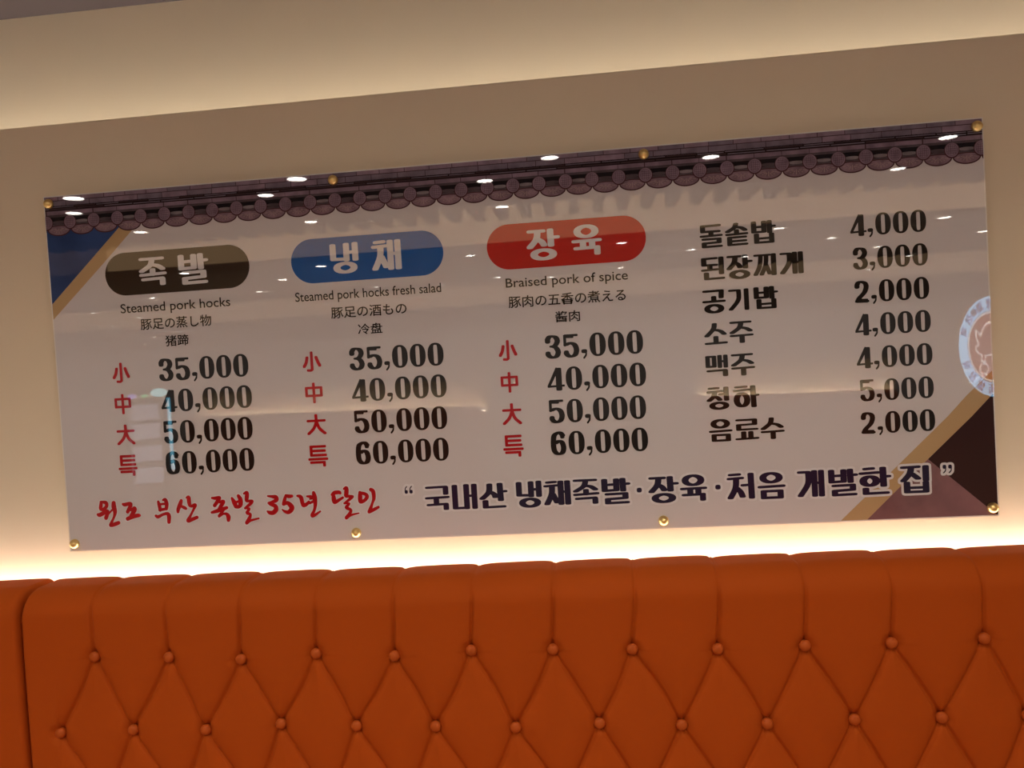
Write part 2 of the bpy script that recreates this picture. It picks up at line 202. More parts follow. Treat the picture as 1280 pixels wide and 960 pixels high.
def crease(s, v):
    """how deep the upholstery is pulled in at points of the front (arrays)"""
    vv = np.where(v < -0.44, v, -0.44); ds = np.zeros_like(s); dv = np.zeros_like(s)
    for (a, b), (c, d) in IDEAL:
        w = np.exp(-((s - c) ** 2 + (vv - d) ** 2) / 0.0036); ds += w * (a - c); dv += w * (b - d)
    ws, wv = s + ds, np.where(v < -0.44, v + dv, v)
    a = (ws + 0.7715) / PITCH
    k = np.clip((wv + 0.5375) / 0.11, 0, 1)
    ra = np.round(a)
    d_up = np.where((ra < -0.5) | (ra > 17.5), 1.0, np.abs(a - ra) * PITCH)
    b = (wv + 0.5375) / (2 * ROW)
    d_dn = np.minimum(np.abs((a + b) - np.round(a + b)), np.abs((a - b) - np.round(a - b))) * PITCH * 0.88
    d_dn = np.where((a < -0.5) | (a > 17.5), 1.0, d_dn)      # no pleats between the last buttons and the ends
    up = wv > -0.5375
    d = np.where(up, d_up, d_dn)
    broad = np.where(up, 0.75 - 0.55 * k, 1.0); sharp = np.where(up, 1.0 - 0.15 * k, 1.0)
    dep = broad * 0.0085 * np.exp(-d / 0.014) + sharp * np.where(up, 0.0060 - 0.0038 * np.clip((v + 0.45) / 0.03, 0, 1), 0.0036) * np.exp(-(d / 0.0026) ** 2)
    for _, (c, e) in IDEAL: dep += 0.0075 * np.exp(-(((s - c) ** 2 + (v - e) ** 2) / 0.00022) ** 1.5)
    e = np.minimum(s - S0, S1 - s)
    dep += 0.014 * (1 - np.sqrt(np.clip(1 - np.clip(1 - e / 0.010, 0, 1) ** 2, 0, 1)))
    return dep
# profile of the back: (y, v, normal y, normal v), from the rear edge over the crest and down the front
PROF = [(-0.018, -0.52, 1, 0), (-0.018, -0.47, 1, 0)]
for i in range(0, 9):
    t = math.pi / 2 * i / 8
    PROF.append((-0.040 + 0.022 * math.cos(t), -0.425 + 0.020 * math.sin(t), math.cos(t), math.sin(t)))
for i in range(0, 25):
    t = math.pi / 2 * i / 24
    ny, nv = -math.sin(t) / 0.055, math.cos(t) / 0.050; L = math.hypot(ny, nv)
    PROF.append((-0.088 - 0.055 * math.sin(t), -0.455 + 0.050 * math.cos(t), ny / L, nv / L))
n = 270
for i in range(1, n + 1): PROF.append((-0.143 - 0.002 * math.sin(math.pi / 2 * min(1, i / 60)), -0.455 - 0.66 * i / n, -1, 0))
rnd = random.Random(4)
TOPS = [rnd.uniform(-0.001, 0.001) for _ in range(16)]
def bench_mesh():
    ns = 1560; P = len(PROF)
    pr = np.array(PROF); ss = np.linspace(S0, S1, ns + 1)
    S, Y = np.meshgrid(ss, pr[:, 0], indexing='ij'); V = np.broadcast_to(pr[:, 1], S.shape); NY = np.broadcast_to(pr[:, 2], S.shape); NV = np.broadcast_to(pr[:, 3], S.shape)
    k = (S - S0) / PITCH; kk = np.floor(k); fr = k - kk
    lift = np.array(TOPS)[kk.astype(int) % 16] + 0.0022 * (1 - np.abs(2 * fr - 1) ** 7) + 0.002 * (fr - 0.5) - 0.0015
    fade = np.clip((V + 0.50) / 0.06, 0, 1)
    D = np.where((NV > 0.05) | (NY < 0), crease(S, V), 0.004)
    co = np.stack([S, Y - NY * D, Z0 + V - NV * D + lift * fade], -1).reshape(-1, 3)
    fs = []
    for i in range(ns):
        for j in range(P - 1):
            a = i * P + j; fs.append((a, a + 1, a + P + 1, a + P))
    fs.append(tuple(range(P - 1, -1, -1))); fs.append(tuple(range(ns * P, ns * P + P)))
    me = bpy.data.meshes.new('backrest'); me.from_pydata(co.tolist(), [], fs); me.materials.append(M['leather'])
    for p in me.polygons: p.use_smooth = len(p.vertices) == 4
    me.update(); return me
def add_obj(name, me, parent=None):
    o = bpy.data.objects.new(name, me); COL.objects.link(o); o.parent = parent; return o
def button_mesh():
    mb = MB(); mb.lathe([(0.0004, -0.0062), (0.0045, -0.0058), (0.0080, -0.0042), (0.0097, -0.0015), (0.0100, 0.001), (0.0090, 0.006)], (0, 0, 0), n=24)
    o = mb.build('button', M['button'], smooth=True); me = o.data; bpy.data.objects.remove(o); return me
def make_bench(label, buttons):
    root = empty('tufted_bench', (0, -0.1, 0)); tag(root, label, 'bench')
    off = Matrix.Translation((0, 0.1, 0))
    o = add_obj('backrest', BACK, root); o.matrix_local = off
    for c, e in buttons:
        b = add_obj('button', BUTTON, root); b.matrix_local = Matrix.Translation((c, 0.1 - 0.1368, Z0 + e))
    mb = MB(); mb.box((S0 + 0.004, -0.62, 0.34), (S1 - 0.004, -0.13, 0.46)); s = bevel(mb.build('seat', M['leather'], root), 0.03, 5); s.matrix_local = off
    mb = MB(); mb.box((S0 + 0.01, -0.58, 0.0), (S1 - 0.01, -0.04, 0.34)); s = mb.build('plinth', M['dark'], root); s.matrix_local = off
    mb = MB(); mb.box((S0 + 0.01, -0.10, 0.34), (S1 - 0.01, -0.03, Z0 - 0.53)); s = mb.build('back_panel', M['dark'], root); s.matrix_local = off
    return root
BACK = bench_mesh(); BUTTON = button_mesh()
vis = [p for _, p in IDEAL if S0 + 0.02 < p[0] < S1 - 0.02]
make_bench('orange diamond-tufted leatherette bench back with covered buttons under the menu board', vis)
lb = make_bench('orange bench section at the far left, past the vertical seam left of the first buttons', [p for p in vis if p[0] > S1 - 0.39])
lb.location.x = S0 - S1 - 0.006

# ---------------------------------------------------------------- menu board
board = empty('menu_board', (0, 0.0, Z0))
tag(board, 'wide acrylic menu board with roof tile border and price columns on the cream wall', 'menu board')
mb = MB(); mb.box((-0.9, 0.0, -0.36), (0.9, 0.006, 0.36)); slab = mb.build('acrylic_panel', M['acrylic'], board)
LAY = 0.00012
def flat(mb, pts, layer, mi=0): mb.poly([(u / 1000, -LAY * layer, v / 1000) for u, v in pts], mi)
def part(mb, name, m, parent=None, mats=None):
    return mb_build(mb, name, m, parent or board, mats)
def mb_build(mb, name, m, parent, mats):
    if len(mb.f) > 1:              # merge overlapping shapes of one ink into one flat surface
        groups = {}
        for f, mi in zip(mb.f, mb.m): groups.setdefault((round(mb.v[f[0]][1], 7), mi), []).append(f)
        out = MB()
        for (y, mi), fs in groups.items():
            vs = []; fl = []
            for f in fs:
                q = [Vector((mb.v[i][0] * 1000, mb.v[i][2] * 1000)) for i in f]
                if sum(a.x * b.y - b.x * a.y for a, b in zip(q, q[1:] + q[:1])) < 0: q.reverse()
                k = len(vs); vs += q; fl.append(list(range(k, k + len(f))))
            r = delaunay_2d_cdt(vs, [], fl, 0, 1e-4)
            k = len(out.v); out.v += [(q.x / 1000, y, q.y / 1000) for q in r[0]]
            for t, og in zip(r[2], r[5]):
                if og: out.f.append(tuple(k + i for i in t)); out.m.append(mi)
        mb = out
    o = mesh_obj(name, mb.v, mb.f, m, parent, False, mats, mb.m if mats else None)
    me = o.data
    flip = [p.index for p in me.polygons if p.normal.y > 0]
    if flip:
        bm = bmesh.new(); bm.from_mesh(me); bm.faces.ensure_lookup_table()
        bmesh.ops.reverse_faces(bm, faces=[bm.faces[i] for i in flip]); bm.to_mesh(me); bm.free()
    return o
def rect(u0, v0, u1, v1): return [(u0, v0), (u1, v0), (u1, v1), (u0, v1)]
def hull(pts):
    pts = sorted(set((round(x, 4), round(y, 4)) for x, y in pts))
    def half(p):
        h = []
        for q in p:
            while len(h) > 1 and (h[-1][0] - h[-2][0]) * (q[1] - h[-2][1]) - (h[-1][1] - h[-2][1]) * (q[0] - h[-2][0]) <= 0: h.pop()
            h.append(q)
        return h
    a, b = half(pts), half(pts[::-1]); return a[:-1] + b[:-1]
def catmull(p, n=5):
    if len(p) < 3: return p
    q = [p[0]] + list(p) + [p[-1]]; out = []
    for i in range(1, len(q) - 2):
        a, b, c, d = q[i - 1:i + 3]
        for k in range(n):
            t = k / n
            out.append(tuple(0.5 * (2 * b[j] + (c[j] - a[j]) * t + (2 * a[j] - 5 * b[j] + 4 * c[j] - d[j]) * t * t + (3 * b[j] - a[j] - 3 * c[j] + d[j]) * t ** 3) for j in range(len(b))))
    out.append(p[-1]); return out
def ellipse(u, v, a, b, n=28, t0=0, t1=360):
    return [(u + a * math.cos(math.radians(t0 + (t1 - t0) * i / n)), v + b * math.sin(math.radians(t0 + (t1 - t0) * i / n))) for i in range(n + (0 if t1 - t0 == 360 else 1))]
def clip(pts, u0=-897.8, u1=897.8, v0=-357.8, v1=357.8):
    for ax, lim, sg in ((0, u0, 1), (0, u1, -1), (1, v0, 1), (1, v1, -1)):
        out = []
        for i in range(len(pts)):
            a, b = pts[i - 1], pts[i]; ia, ib = sg * (a[ax] - lim) >= 0, sg * (b[ax] - lim) >= 0
            if ia != ib:
                t = (lim - a[ax]) / (b[ax] - a[ax]); out.append((a[0] + t * (b[0] - a[0]), a[1] + t * (b[1] - a[1])))
            if ib: out.append(b)
        pts = out
        if not pts: return []
    return pts
def cflat(mb, pts, layer, mi=0):
    pts = clip(pts)
    if len(pts) > 2: flat(mb, pts, layer, mi)

mb = MB(); flat(mb, rect(-897.8, -357.8, 897.8, 357.8), 1); part(mb, 'printed_sheet', M['white'])
for key, m, nm, lab in (('blue', 'blue', 'corner_triangle', 'dark blue corner triangle'), ('mauve', 'mauve', 'corner_triangle', 'mauve corner triangle'), ('brown', 'brown', 'corner_triangle', 'dark brown corner triangle'), ('goldL', 'gold', 'diagonal_stripe', 'gold stripe beside the blue corner'), ('goldR', 'gold', 'diagonal_stripe', 'gold stripe beside the brown corner')):
    mb = MB(); cflat(mb, POLYS[key], 2 if 'gold' in key else 3); tag(part(mb, nm, M[m]), lab)

# roof tile border (a printed picture of a tiled wall coping)
P0, TP = -845.7, 49.72
mb = MB(); rnd = random.Random(7)
names = ['tilebase', 'tileline', 'brickA', 'brickB', 'roll', 'rollmid', 'valley', 'trough']
cflat(mb, rect(-900, 302, 900, 360), 4, 0)
for k in range(-2, 37):
    u = P0 + TP * k
    cflat(mb, [(u, 306), (u + TP, 306), (u + TP - 3, 296), (u + 3, 296)], 4, 6)
x = -915
while x < 900:
    w = rnd.uniform(44, 52); cflat(mb, rect(x + .6, 350.3, x + w - .6, 362), 5, 2 if rnd.random() < .6 else 3); x += w
x = -905
while x < 900:
    w = rnd.uniform(50, 57); cflat(mb, rect(x + .6, 338.5, x + w - .6, 348.8), 5, 3 if rnd.random() < .7 else 2); x += w
for vv, hh in ((336.4, 1.5), (332.6, 1.6)):
    x = -905 - 20 * hh
    while x < 900:
        w = rnd.uniform(45, 75); o_ = rnd.uniform(-.7, .7)
        cflat(mb, rect(x, vv - hh + o_ - 1.4, x + w, vv + hh + o_ + 1.2), 5, 1); cflat(mb, rect(x + 1, vv - hh * .5 + o_, x + w - 1.5, vv + hh * .5 + o_), 6, 3 if rnd.random() < .5 else 0); x += w
for k in range(-2, 37):
    u = P0 + TP * k + rnd.uniform(-.8, .8); w = TP - .9
    cflat(mb, rect(u + .5, 321.5, u + w, 329.0), 5, 4)
    cflat(mb, rect(u + .5, 316.5, u + w, 321.6), 5, 5)
    cflat(mb, [(u + .5, 317), (u + w, 317), (u + w, 309), (u + TP * .5, 304.5), (u + .5, 309)], 6, 6)
    cflat(mb, ellipse(u + TP / 2, 306.5, 16, 3.2, 20), 7, 7 if rnd.random() < .45 else 5)
    cflat(mb, [(u + 8, 303.3), (u + TP - 8, 303.3), (u + TP - 6, 298.5), (u + 6, 298.5)], 7, 5)
border = part(mb, 'roof_tile_border', None, mats=[M[n_] for n_ in names])
for k in range(-2, 37):
    c = P0 + TP * (k + .5)
    mb = MB()
    arc = [(c - 24, 297.0)] + [(c + 24.6 * math.cos(math.radians(a)), 292.5 + 13.6 * math.sin(math.radians(a))) for a in range(180, 361, 10)] + [(c + 24, 297.0)]
    top = [(c + t, 297.0 + 3.2 * (1 - (t / 24) ** 2)) for t in (18, 9, 0, -9, -18)]
    cflat(mb, arc + top, 8, 1)
    arc2 = [(c - 21.8, 296)] + [(c + 22.4 * math.cos(math.radians(a)), 293 + 11.8 * math.sin(math.radians(a))) for a in range(180, 361, 12)] + [(c + 21.8, 296)]
    top2 = [(c + t, 296 + 2.6 * (1 - (t / 22) ** 2)) for t in (16, 8, 0, -8, -16)]
    cflat(mb, arc2 + top2, 9, 0)
    cflat(mb, rect(c - .6, 284.5, c + .6, 294), 10, 2)
    for a in (-70, -46, -23, 23, 46, 70):
        d = (math.sin(math.radians(a)), -math.cos(math.radians(a))); p = (-d[1], d[0])
        for r0, r1 in ((4.5, 8.2), (9.5, 12.0 if abs(a) < 50 else 14)):
            q = [(c + d[0] * r * 1.35 + s * p[0] * .45, 295.5 + d[1] * r * .88 + s * p[1] * .45) for r, s in ((r0, -1), (r0, 1), (r1, 1), (r1, -1))]
            cflat(mb, q, 10, 2)
    for s in (-1, 1): cflat(mb, rect(c + s * 4 - 1.6, 289.3, c + s * 4 + 1.6, 290.1), 10, 2)
    if mb.f: part(mb, 'eave_tile', None, border, [M['fan'], M['fanrim'], M['fanline']])
for k in range(-1, 37):
    u = P0 + TP * k + rnd.uniform(-.6, .6); mb = MB()
    cflat(mb, ellipse(u, 305.4, 13.4, 14.2, 32), 11, 1)
    cflat(mb, ellipse(u, 306.4, 12.0, 12.8, 32), 12, 0)
    ring_o, ring_i = ellipse(u, 306.4, 9.6, 10.8, 32), ellipse(u, 306.4, 8.9, 10.1, 32)
    for i in range(32): cflat(mb, [ring_o[i], ring_o[(i + 1) % 32], ring_i[(i + 1) % 32], ring_i[i]], 13, 2)
    for d in (-5.4, -1.8, 1.8, 5.4):
        h_ = math.sqrt(max(0, 8.6 ** 2 - d * d))
        cflat(mb, rect(u + d - .35, 306.4 - h_ * 1.1, u + d + .35, 306.4 + h_ * 1.1), 13, 2); cflat(mb, rect(u - h_, 306.4 + d * 1.1 - .35, u + h_, 306.4 + d * 1.1 + .35), 13, 2)
    if mb.f: part(mb, 'round_tile_end', None, border, [M['disc'], M['fanrim'], M['discline']])

# ---------------------------------------------------------------- lettering
# every glyph is drawn with a flat nib in a 100 x 100 box, y downwards; 's' = smooth curve, 'o' = ring (cx,cy,rx,ry),
# 'c' = closed path, optional @hx,hy = nib half size
G = {
'족': '12,5 84,5|s 50,6 42,28 11,47|s 54,27 70,31 86,42|50,44 50,60|11,61 90,58|17,77 82,75|84,78 84,95',
'발': '12,6 12,47 55,46 55,6|12,25 55,24|78,5 79,48|78,24 95,23|22,61 86,60 86,77 22,80 22,95 90,94',
'냉': '12,7 12,52 46,53|58,6 58,56|88,5 88,56|58,32 88,32|o 52,81 31,14',
'채': '18,6 40,5|11,21 50,19|s 32,22 29,55 11,94|s 34,55 42,74 48,88|64,5 64,95|89,5 89,95|64,46 89,46',
'장': '12,6 52,6|s 36,8 31,32 10,56|s 36,32 48,40 55,51|76,5 77,53|76,28 96,28|o 52,81 32,14',
'육': 'o 50,22 31,17|11,53 90,52|38,55 38,74|68,55 68,74|16,76 84,75|84,77 84,95',
'돌': '84,6 14,7 14,31 82,31|50,31 50,47|11,50 90,48|18,63 84,63 84,78 18,80 18,95 88,94',
'솥': 's 48,6 40,22 11,38|s 54,20 72,24 87,34|50,34 50,48|11,51 90,49|84,63 18,64 18,95 88,94|18,80 84,79',
'밥': '12,6 12,49 55,49 55,6|12,27 55,27|78,5 79,52|78,27 95,26|22,60 22,95 86,95 86,60|22,78 86,77',
'된': '62,6 13,7 13,35 62,35|38,35 38,54|11,57 66,55|86,5 86,73|22,71 22,95 89,94',
'찌': '@8,4.8 11,6 72,6|@10,4.8 s 34,8 28,55 10,93|@10,4.8 s 58,8 54,52 36,93|@10,4.8 s 56,50 64,72 70,90|89,5 89,95',
'개': '12,7 40,7|s 42,8 40,50 11,94|64,5 64,95|89,5 89,95|64,48 89,48',
'공': '13,6 84,5|84,6 82,33|50,31 50,48|11,50 90,49|o 50,80 32,15',
'기': '12,7 48,7|s 50,8 47,52 11,94|86,5 86,95',
'소': 's 46,6 40,30 11,60|s 54,34 72,40 87,53|50,66 50,92|11,95 90,93',
'주': '12,6 84,5|s 50,6 42,30 11,52|s 54,30 72,35 87,45|11,66 90,64|52,66 52,95',
'맥': '@10,4.8 c 12,7 40,7 40,53 12,53|@10,4.8 64,5 64,56|@10,4.8 89,5 89,56|@10,4.8 64,30 89,30|16,73 84,71|86,73 86,95',
'청': '17,6 46,5|11,22 62,19|s 36,22 29,42 10,58|s 38,42 48,48 56,56|60,32 80,32|84,5 85,57|o 52,82 32,13',
'하': '17,6 50,5|11,22 62,19|o 36,64 23,29|82,5 84,95|82,45 97,44',
'음': 'o 50,21 31,16|11,54 90,52|c 21,70 82,70 82,94 21,94',
'료': '14,6 84,6 84,27 16,29 16,51 88,50|36,64 36,92|66,64 66,92|11,95 90,93',
'수': 's 47,6 41,28 11,52|s 54,30 72,35 87,46|11,66 90,64|52,66 52,95',
'국': '14,6 84,5|86,7 86,33|11,49 90,47|46,49 46,74|16,77 84,75|85,78 85,95',
'내': '12,6 12,94 46,94|58,5 58,95|89,5 89,95|58,47 89,47',
'산': 's 40,6 36,36 11,60|s 44,36 56,44 60,55|78,5 80,68|78,35 95,34|22,71 22,95 88,94',
'처': '16,6 42,5|11,21 52,19|s 34,22 30,58 11,94|s 36,58 48,72 55,90|60,47 82,46|87,5 88,95',
'한': '24,6 44,5|11,22 62,20|o 36,50 23,16|80,5 81,68|80,36 96,35|22,78 22,95 89,94',
'집': '12,6 60,5|s 38,8 32,30 11,54|s 40,30 50,38 60,47|87,5 87,54|22,62 22,95 86,95 86,62|22,80 86,80',
'·': '@42,42 50,50 50.5,50',
'“': '@17,22 26,70 26.5,70|@5,6 s 13,70 18,30 34,8|@17,22 78,70 78.5,70|@5,6 s 65,70 70,30 86,8',
'”': '@17,22 24,28 24.5,28|@5,6 s 36,30 32,70 14,92|@17,22 76,28 76.5,28|@5,6 s 88,30 84,70 66,92',
'3': '@17,12 20,23 20.5,23|@17,5 s 20,18 32,6 48,5 70,9 80,26 66,44 46,48|@17,5 s 50,48 70,54 82,72 72,90 48,95 28,90 19,80|@16,11 19,79 19.5,79',
'5': '@9,5 13,6 13,46|@6,5 14,5 88,5|@8,8 20,8 60,9|@17,5 s 20,44 46,38 72,46 82,68 72,89 46,95 28,90 19,80|@16,11 19,79 19.5,79',
'2': '@17,11 20,24 20.5,24|@17,5 s 20,20 30,7 50,5 74,12 80,30 66,54 34,76 20,93|@5,5 16,94 92,93|@6,9 18,90 84,91',
'4': '@17,5 68,7 68,95|@4,4.5 56,5 7,80|@4,4.5 66,8 14,80|@4,4.5 8,81 96,79',
'6': '@14,10 76,20 76.5,20|@17,5 s 78,16 66,6 50,5 26,16 19,48 22,78 36,92 50,95|@17,5 s 50,95 72,90 81,69 72,46 52,40 34,48',
',': '@38,20 46,24 46.5,24|@11,9 s 70,26 66,62 40,90',
'小': '@7.5,6 50,6 50,88|@7,6 s 50,88 42,93 28,92|@8,7 s 26,30 20,54 9,72|@8,7 s 74,30 82,52 91,70',
'中': '@7.5,6 c 10,26 90,26 90,64 10,64|@7.5,6 50,7 50,94',
'大': '@8,6 8,32 92,32|@8,6 s 50,6 49,40 34,70 8,93|@8,6 s 51,34 64,68 92,93',
'특': '@7.5,6 86,6 18,6 18,46 88,46|@7.5,6 18,26 84,26|@7.5,6 8,64 93,64|@7.5,6 16,79 80,79 80,94',
}
def nib(hx, hy, n=20, e=2.8):
    out = []
    for i in range(n):
        a = 2 * math.pi * i / n; c, s = math.cos(a), math.sin(a)
        out.append((hx * math.copysign(abs(c) ** (2 / e), c), hy * math.copysign(abs(s) ** (2 / e), s)))
    return out
def glyph(mb, ch, u, v, w, h, layer, grow=0.0, defnib=(11.5, 4.9)):
    """grow: millimetres added all round (for the white outline)"""
    def put(pts): flat(mb, [(u + (x - 50) * w / 100, v - (y - 50) * h / 100) for x, y in pts], layer)
    if ch == '0':
        gx, gy = grow * 100 / w, grow * 100 / h; n = 40
        def sup(a, b, e):
            r = []
            for i in range(n):
                t = 2 * math.pi * i / n; c, s = math.cos(t), math.sin(t)
                r.append((50 + a * math.copysign(abs(c) ** (2 / e), c), 50 + b * math.copysign(abs(s) ** (2 / e), s)))
            return r
        A, B = sup(50 + gx, 50 + gy, 2.35), sup(12.5, 41, 5)
        for i in range(n): put([A[i], A[(i + 1) % n], B[(i + 1) % n], B[i]])
        return
    for st in G[ch].split('|'):
        hx, hy = defnib; smooth = closed = False; pts = []; ring = False
        for tk in st.split():
            if tk[0] == '@': hx, hy = map(float, tk[1:].split(','))
            elif tk == 's': smooth = True
            elif tk == 'c': closed = True
            elif tk == 'o': ring = True
            else: pts.append(tuple(map(float, tk.split(','))))
        if ring:
            (a, b), (rx, ry) = pts; pts = ellipse(a, b, rx - 1.5, ry, 28); closed = True; hx += 1.5
        if smooth: pts = catmull(pts, 5)
        N = nib(hx + grow * 100 / w, hy + grow * 100 / h)
        if closed: pts = pts + [pts[0]]
        for a, b in zip(pts, pts[1:]): put(hull([(a[0] + x, a[1] + y) for x, y in N] + [(b[0] + x, b[1] + y) for x, y in N]))
def brush(mb, strokes, layer, grow=0.0):
    for st in strokes:
        p = catmull([(a, b, c * 1.22) for a, b, c in st], 4)
        for a, b in zip(p, p[1:]): flat(mb, hull(ellipse(a[0], a[1], max(.3, a[2]) + grow, max(.3, a[2]) + grow, 14) + ellipse(b[0], b[1], max(.3, b[2]) + grow, max(.3, b[2]) + grow, 14)), layer)

for (u, v, w, h), m, key, lab in zip(BADGES, ('brownbadge', 'bluebadge', 'redbadge'), ('h0', 'h1', 'h2'), ('dark brown pill heading', 'blue pill heading', 'red pill heading')):
    mb = MB(); r = h / 2; hw = w / 2 - r
    flat(mb, ellipse(u + hw, v, r, r, 24, -90, 90) + ellipse(u - hw, v, r, r, 24, 90, 270), 5); bd = tag(part(mb, 'heading_badge', M[m]), lab)
    for g in TXT[key]:
        mb = MB(); glyph(mb, *g, 7, defnib=(10.5, 5.2)); part(mb, 'heading_character', M['halo'], bd)
for k in range(7):
    mb = MB()
    for g in TXT['d%d' % k]: glyph(mb, *g, 6)
    part(mb, 'dish_name', M['black'])
for s, u0, u1, v, h in PRICES:
    wd = {',': 7.3}; tot = sum(wd.get(c, 20) for c in s) + 2.6 * (len(s) - 1); k = (u1 - u0) / tot; x = u0; mb = MB()
    for c in s:
        w = wd.get(c, 20) * k
        if c == ',': glyph(mb, c, x + w / 2 - .2, v - h * .37, w * 1.3, h * .43, 6)
        else: glyph(mb, c, x + w / 2, v, w * (1.1 if c == '4' else 1), h, 6, defnib=(17, 5))
        x += w + 2.6 * k
    part(mb, 'price', M['black'])
for k in range(3):
    for g in TXT['s%d' % k]:
        mb = MB(); glyph(mb, *g, 6); part(mb, 'size_character', M['red'])
mb = MB()
for g in TXT['slogan']: glyph(mb, *g, 7, 4.2)
halo = part(mb, 'slogan_outline', M['halo'])
for g in TXT['slogan']:
    mb = MB(); glyph(mb, *g, 9); tag(part(mb, 'slogan_character', M['navy'], halo), 'navy character')
for a, b in ((0, 2), (2, 4), (4, 6), (6, 9), (9, 11)):
    mb = MB()
    for _, st in BRUSH[a:b]: brush(mb, st, 7, 2.0)
    halo = part(mb, 'slogan_outline', M['halo'])
    for _, st in BRUSH[a:b]:
        mb = MB(); brush(mb, st, 9); tag(part(mb, 'slogan_character', M['red'], halo), 'red brush character')
def caption(name, s, u0, u1, v, h, kind):
    c = bpy.data.curves.new('caption', 'FONT'); c.body = s; c.size = 1; c.offset = 0.008 if kind == 'e' else 0.012; c.resolution_u = 4
    t = bpy.data.objects.new('caption', c); COL.objects.link(t); bpy.context.view_layer.update()
    me = bpy.data.meshes.new_from_object(t.evaluated_get(bpy.context.evaluated_depsgraph_get()))
    bpy.data.objects.remove(t)
    xs = [q.co.x for q in me.vertices]; ys = [q.co.y for q in me.vertices]; x0, x1, y0, y1 = min(xs), max(xs), min(ys), max(ys)
    if kind == 'e': sy = h / 0.727; oy = v       # v is the baseline, h the cap height
    else: sy = h / (y1 - y0); oy = v - h / 2 - y0 * sy
    for q in me.vertices: q.co = ((u0 + (q.co.x - x0) / (x1 - x0) * (u1 - u0)) / 1000, -LAY * 6, (oy + q.co.y * sy) / 1000)
    me.materials.clear(); me.materials.append(M['black'])
    for p in me.polygons: p.use_smooth = False
    bm = bmesh.new(); bm.from_mesh(me)
    bm.normal_update(); bmesh.ops.reverse_faces(bm, faces=[f for f in bm.faces if f.normal.y > 0]); bm.to_mesh(me); bm.free()
    o = bpy.data.objects.new(name, me); COL.objects.link(o); o.parent = board
for s, u0, u1, v, h, kd in CAPTIONS: caption('english_caption' if kd == 'e' else 'kanji_caption', s, u0, u1, v, h, kd)

# brass stand-off studs through the board
def stud_mesh():
    mb = MB(); mb.lathe([(0.0005, -0.0112), (0.0035, -0.0106), (0.0066, -0.0084), (0.0088, -0.0052), (0.0097, -0.0022), (0.0096, 0.0), (0.006, 0.0), (0.006, 0.0295)], (0, 0, 0), n=32)
    o = mb.build('standoff_stud', M['brass'], smooth=True); me = o.data; bpy.data.objects.remove(o)
    return me
STUD = stud_mesh()
for sv in (1, -1):
    for u in (-887.5, -299.5, 296.5, 888):
        o = add_obj('standoff_stud', STUD, board); o.location = (u / 1000, -0.0016, sv * 0.3442)

# ---------------------------------------------------------------- the room behind the viewer, seen mirrored in the board
lamp = mat('downlight_lens', (0.9, 0.9, 0.9), 0.4, 0.3, emit=(1.0, 0.95, 0.86), estr=DOWNLIGHT)
trimm = mat('downlight_trim', (0.75, 0.73, 0.7), 0.4, 0.4)
for x, y, r in DOWNLIGHTS + [(x, -0.95, 0.04) for x in (-1.0, 0.06, 0.75)]:  # last three are an added, unseen row near the wall, for fill light
    rr = max(0.036, r * 1.0); cz = CZ
    for a, b in ((-2.74, -4.08), (-6.55, -9.9)):
        if b - 0.02 < y < a + 0.02: cz = CZ
    mb = MB(); mb.lathe([(0.001, -0.004), (rr, -0.003), (rr, 0.0)], (0, 0, 0), 'z', 20, 0)
    mb.lathe([(rr, -0.002), (rr, -0.007), (rr + 0.010, -0.004), (rr + 0.012, 0.0)], (0, 0, 0), 'z', 20, 1)
    o = mb.build('downlight', None, mats=[lamp, trimm]); o.location = (x, y, cz)
    tag(o, 'round recessed downlight mirrored as a small bright streak in the glossy menu board, or an added unseen fill lamp', 'downlight', 'downlights mirrored in the menu board')
    if y > -5.5:                   # the nearer ones throw a usable beam
        l = bpy.data.lights.new('downlight_beam', 'SPOT'); l.energy = SPOT; l.color = (1.0, 0.90, 0.80); l.spot_size = math.radians(130); l.spot_blend = 0.8; l.shadow_soft_size = 0.03
        s_ = bpy.data.objects.new('downlight_beam', l); COL.objects.link(s_); s_.parent = o; s_.location = (0, 0, -0.012)
# low partition with its own light strip and orange bench, opposite the board
PA = math.atan2(-4.71 + 6.38, 2.44 + 3.94); L_ = 6.6
part_root = (-3.94, -6.38)
for k, (a, b) in enumerate(((0, 3.25), (5.12, L_))):      # gap shaped in place of the viewer's body, which breaks the mirrored line
    mb = MB(); mb.box((a, -0.20, 0), (b, -0.10, 1.42)); o = structure(mb.build('wall_opposite' if k == 0 else 'wall_opposite_end', M['wall'])); o.location = (*part_root, 0); o.rotation_euler.z = PA
    mb = MB(); mb.box((a, 0.0, 0.0), (b, 0.12, 1.19)); o = bevel(mb.build('trim_%d' % (k + 1), M['leather']), 0.03, 4); structure(o); o.location = (*part_root, 0); o.rotation_euler.z = PA
    o = led('led_strip', a, b, -0.05, 1.14, 0.016, FAR_LED, (1.0, 0.90, 0.66), ('warm light strip along the opposite bench, mirrored as a pale line across the left prices', 'warm light strip along the opposite bench, mirrored as a pale line near the right prices')[k]); o.location = (*part_root, 0); o.rotation_euler.z = PA

